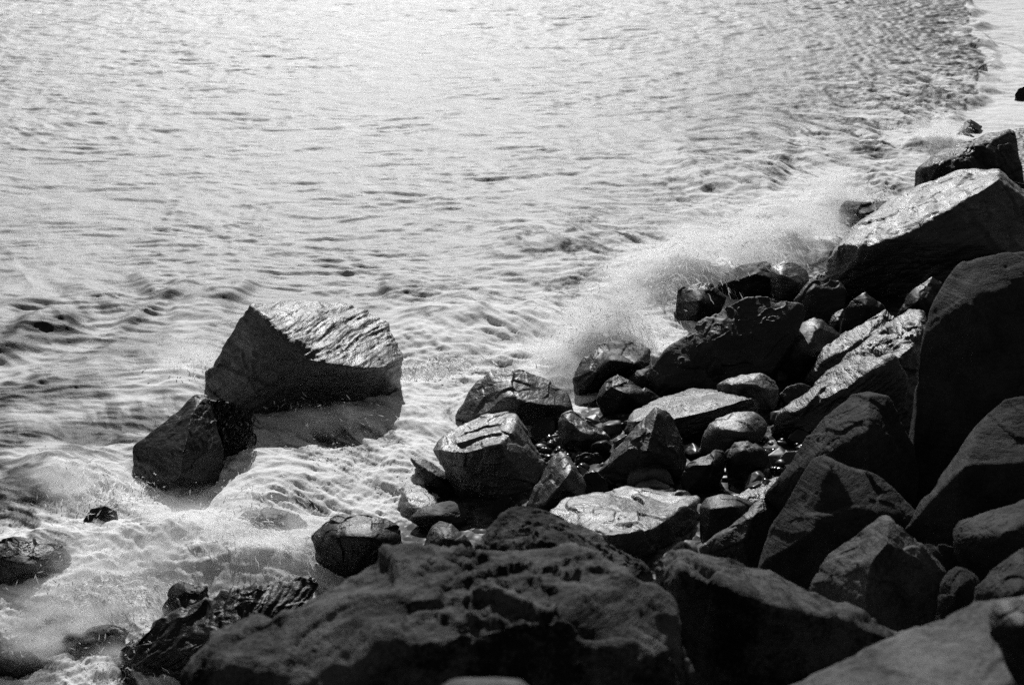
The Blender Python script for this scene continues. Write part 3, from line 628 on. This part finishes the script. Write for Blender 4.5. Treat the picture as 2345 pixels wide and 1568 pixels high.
t.links.new(mr.outputs[0], pv.inputs['Density']); t.links.new(pv.outputs[0], t.nodes['Material Output'].inputs['Volume'])
dv, F = ico(4); sp = np_mesh('spray', dv, F); sp.materials.append(ms)
PUFFS = [(1620, 640, .45, 1.1, .6, .55), (1790, 580, .40, 1.1, .6, .45), (1480, 665, .30, .8, .5, .35), (1910, 495, .35, .7, .5, .4), (2140, 335, .25, .6, .4, .3),
    (1385, 805, .38, .8, .45, .62), (1350, 815, .3, .7, .4, .5), (1420, 800, .42, .5, .35, .45), (1270, 860, .2, .55, .4, .34), (470, 1265, .2, .95, .5, .42), (250, 1345, .18, 1.0, .55, .36), (630, 1285, .2, .65, .45, .36), (150, 1450, .15, .8, .5, .3), (330, 1515, .1, .6, .4, .25), (160, 1150, .25, .6, .4, .3), (110, 1500, .18, .6, .4, .26), (400, 1410, .12, .5, .35, .22), (740, 1000, .15, .7, .3, .24), (440, 850, .15, .5, .4, .25)]
for (u, v, z, a, b_, c) in PUFFS:
    o = bpy.data.objects.new('spray', sp); col.objects.link(o); q = on_level(u, v); o.location = (q[0], q[1], z); o.scale = (a, b_, c); tag(o, kind='stuff')

# torn drops and threads flung out of each burst
rng = np.random.RandomState(12); VV = []; FF = []
for (u, v, z, a, b_, c) in PUFFS:
    q0 = on_level(u, v)
    for j in range(int(130 * a)):
        d = rng.normal(size=3); d[2] = abs(d[2]) * .9; d /= np.linalg.norm(d); rr = rng.uniform(.6, 1.15)
        pos = np.array((q0[0], q0[1], z)) + d * rr * np.array((a, b_, c)) * .95
        dr = d * np.array((a, b_, c)) + np.array((SN[0] * .3, SN[1] * .3, .25 - .9 * rr * rng.rand())) + rng.normal(0, .15, 3); dr /= np.linalg.norm(dr)
        L = rng.uniform(.01, .055) ; w = rng.uniform(.002, .0065)
        e1 = np.cross(dr, (0.3, .2, 1)); e1 /= np.linalg.norm(e1); e2 = np.cross(dr, e1); n0 = len(VV)
        VV += [pos - dr * L, pos + e1 * w, pos - .5 * e1 * w + .87 * e2 * w, pos - .5 * e1 * w - .87 * e2 * w, pos + dr * L * .6]
        FF += [(n0, n0 + 2, n0 + 1), (n0, n0 + 3, n0 + 2), (n0, n0 + 1, n0 + 3), (n0 + 4, n0 + 1, n0 + 2), (n0 + 4, n0 + 2, n0 + 3), (n0 + 4, n0 + 3, n0 + 1)]
def white_water(name):
    m, t, b = new_mat(name); tr = N(t, 'ShaderNodeBsdfTranslucent'); tr.inputs[0].default_value = (.92, .92, .92, 1)
    b.inputs['Base Color'].default_value = (.88, .88, .88, 1); b.inputs['Roughness'].default_value = .6; b.inputs['Specular IOR Level'].default_value = .15
    tc = N(t, 'ShaderNodeTexCoord'); n = N(t, 'ShaderNodeTexNoise', i_Scale=16.0, i_Detail=8.0, i_Roughness=.7); t.links.new(tc.outputs['Object'], n.inputs['Vector'])
    bp = N(t, 'ShaderNodeBump', i_Strength=.7, i_Distance=.04); t.links.new(n.outputs[0], bp.inputs['Height']); t.links.new(bp.outputs[0], b.inputs['Normal']); t.links.new(bp.outputs[0], tr.inputs['Normal'])
    mx = N(t, 'ShaderNodeMixShader'); mx.inputs[0].default_value = .55; t.links.new(b.outputs[0], mx.inputs[1]); t.links.new(tr.outputs[0], mx.inputs[2])
    t.links.new(mx.outputs[0], t.nodes['Material Output'].inputs['Surface']); return m
tag(link('water_drops', np_mesh('water_drops', np.array(VV), FF), white_water('water_drops')), kind='stuff')
# white water flung up in threads: each thread is a short piece of a ballistic path
mt, t, b = new_mat('white_threads'); tr = N(t, 'ShaderNodeBsdfTranslucent'); tr.inputs[0].default_value = (.95, .95, .95, 1)
b.inputs['Base Color'].default_value = (.9, .9, .9, 1); b.inputs['Roughness'].default_value = .6; b.inputs['Specular IOR Level'].default_value = .2
mx = N(t, 'ShaderNodeMixShader'); mx.inputs[0].default_value = .6; t.links.new(b.outputs[0], mx.inputs[1]); t.links.new(tr.outputs[0], mx.inputs[2])
t.links.new(mx.outputs[0], t.nodes['Material Output'].inputs['Surface'])
rng = np.random.RandomState(77)
# line of the burst (two picture points on the water), height reached, throw (m/s) inland, threads
BURSTS = [((1245, 850), (1480, 760), .62, .8, 7500), ((1300, 870), (1440, 850), .25, .5, 1200), ((1440, 700), (1620, 640), .6, 1.1, 5500), ((1580, 650), (1760, 590), .6, 1.2, 5500), ((1740, 590), (1900, 530), .45, 1.0, 2600),
    ((1850, 520), (2000, 440), .40, .9, 2200), ((2090, 345), (2190, 320), .35, .6, 1200), ((330, 1300), (620, 1230), .42, 1.0, 7000), ((560, 1310), (720, 1260), .30, .8, 2200), ((80, 1180), (330, 1150), .36, .5, 2600),
    ((60, 1420), (380, 1360), .3, .9, 5000), ((520, 1075), (860, 1050), .13, .7, 2600), ((900, 860), (1060, 830), .16, .8, 1500), ((430, 880), (480, 820), .25, .4, 900), ((200, 1560), (420, 1500), .2, .8, 1600), ((880, 1120), (960, 1050), .12, .6, 800), ((300, 1110), (320, 1160), .2, .4, 700), ((500, 1150), (720, 1125), .2, .7, 1800), ((160, 1330), (200, 1290), .2, .6, 700), ((570, 1000), (850, 975), .1, .5, 1500)]
VT = []; FT = []; nb = 0; SEG = 6
for (a, c, H, thr, n) in BURSTS:
    A, C = on_level(*a), on_level(*c)
    f = rng.rand(n, 1); clump = rng.randint(0, 26, n); cf = rng.rand(26, 1); f = .3 * f + .7 * (cf[clump] + rng.normal(0, .035, (n, 1)))
    p0 = A + (C - A) * np.clip(f, -.1, 1.1) + rng.normal(0, .10, (n, 3)) * np.array((1, 1, .3))
    env = np.clip(1 - (2 * f[:, 0] - 1) ** 2, .15, 1)
    vz = np.sqrt(2 * 9.8 * H * env) * rng.uniform(.25, 1.0, n) * (.6 + .55 * rng.rand(26)[clump])
    vel0 = np.stack([SN[0] * thr * rng.uniform(.3, 1.4, n) + rng.normal(0, .28, n), SN[1] * thr * rng.uniform(.3, 1.4, n) + rng.normal(0, .28, n), vz], 1)
    tt0 = rng.rand(n) * 2 * vz / 9.8 * 1.05; dur = rng.uniform(.02, .075, n)
    wd = rng.uniform(.002, .0075, n); wdir = rng.normal(size=(n, 3)); wdir /= np.linalg.norm(wdir, axis=1)[:, None]
    te = (tt0 + dur)[:, None]; Pe = p0 + vel0 * te + np.array((0, 0, -4.9)) * te ** 2
    ok = shore_s(Pe[:, 0], Pe[:, 1]) < .12 + .25 * rng.rand(n)          # none hangs in front of the dry stones
    p0, vel0, tt0, dur, wd, wdir, f = [A_[ok] for A_ in (p0, vel0, tt0, dur, wd, wdir, f)]; n = int(ok.sum())
    for q in range(SEG):
        g = q / (SEG - 1); tq = (tt0 + dur * g)[:, None]
        P = p0 + vel0 * tq + np.array((0, 0, -4.9)) * tq ** 2 + .006 * np.sin(9 * g + 40 * f) * wdir
        ww = (wd * math.sin(math.pi * (.06 + .88 * g)) ** .7)[:, None]
        VT.append(P - wdir * ww); VT.append(P + wdir * ww)
    base = nb; I_ = np.arange(n)
    for q in range(SEG - 1):
        l0, r0, l1, r1 = [base + (2 * q + e) * n + I_ for e in range(4)]
        FT.append(np.stack([l0, r0, r1, l1], 1))
    nb += 2 * SEG * n
tag(link('white_water', np_mesh('white_water', np.concatenate(VT), np.concatenate(FT), smooth=False), mt), kind='stuff')
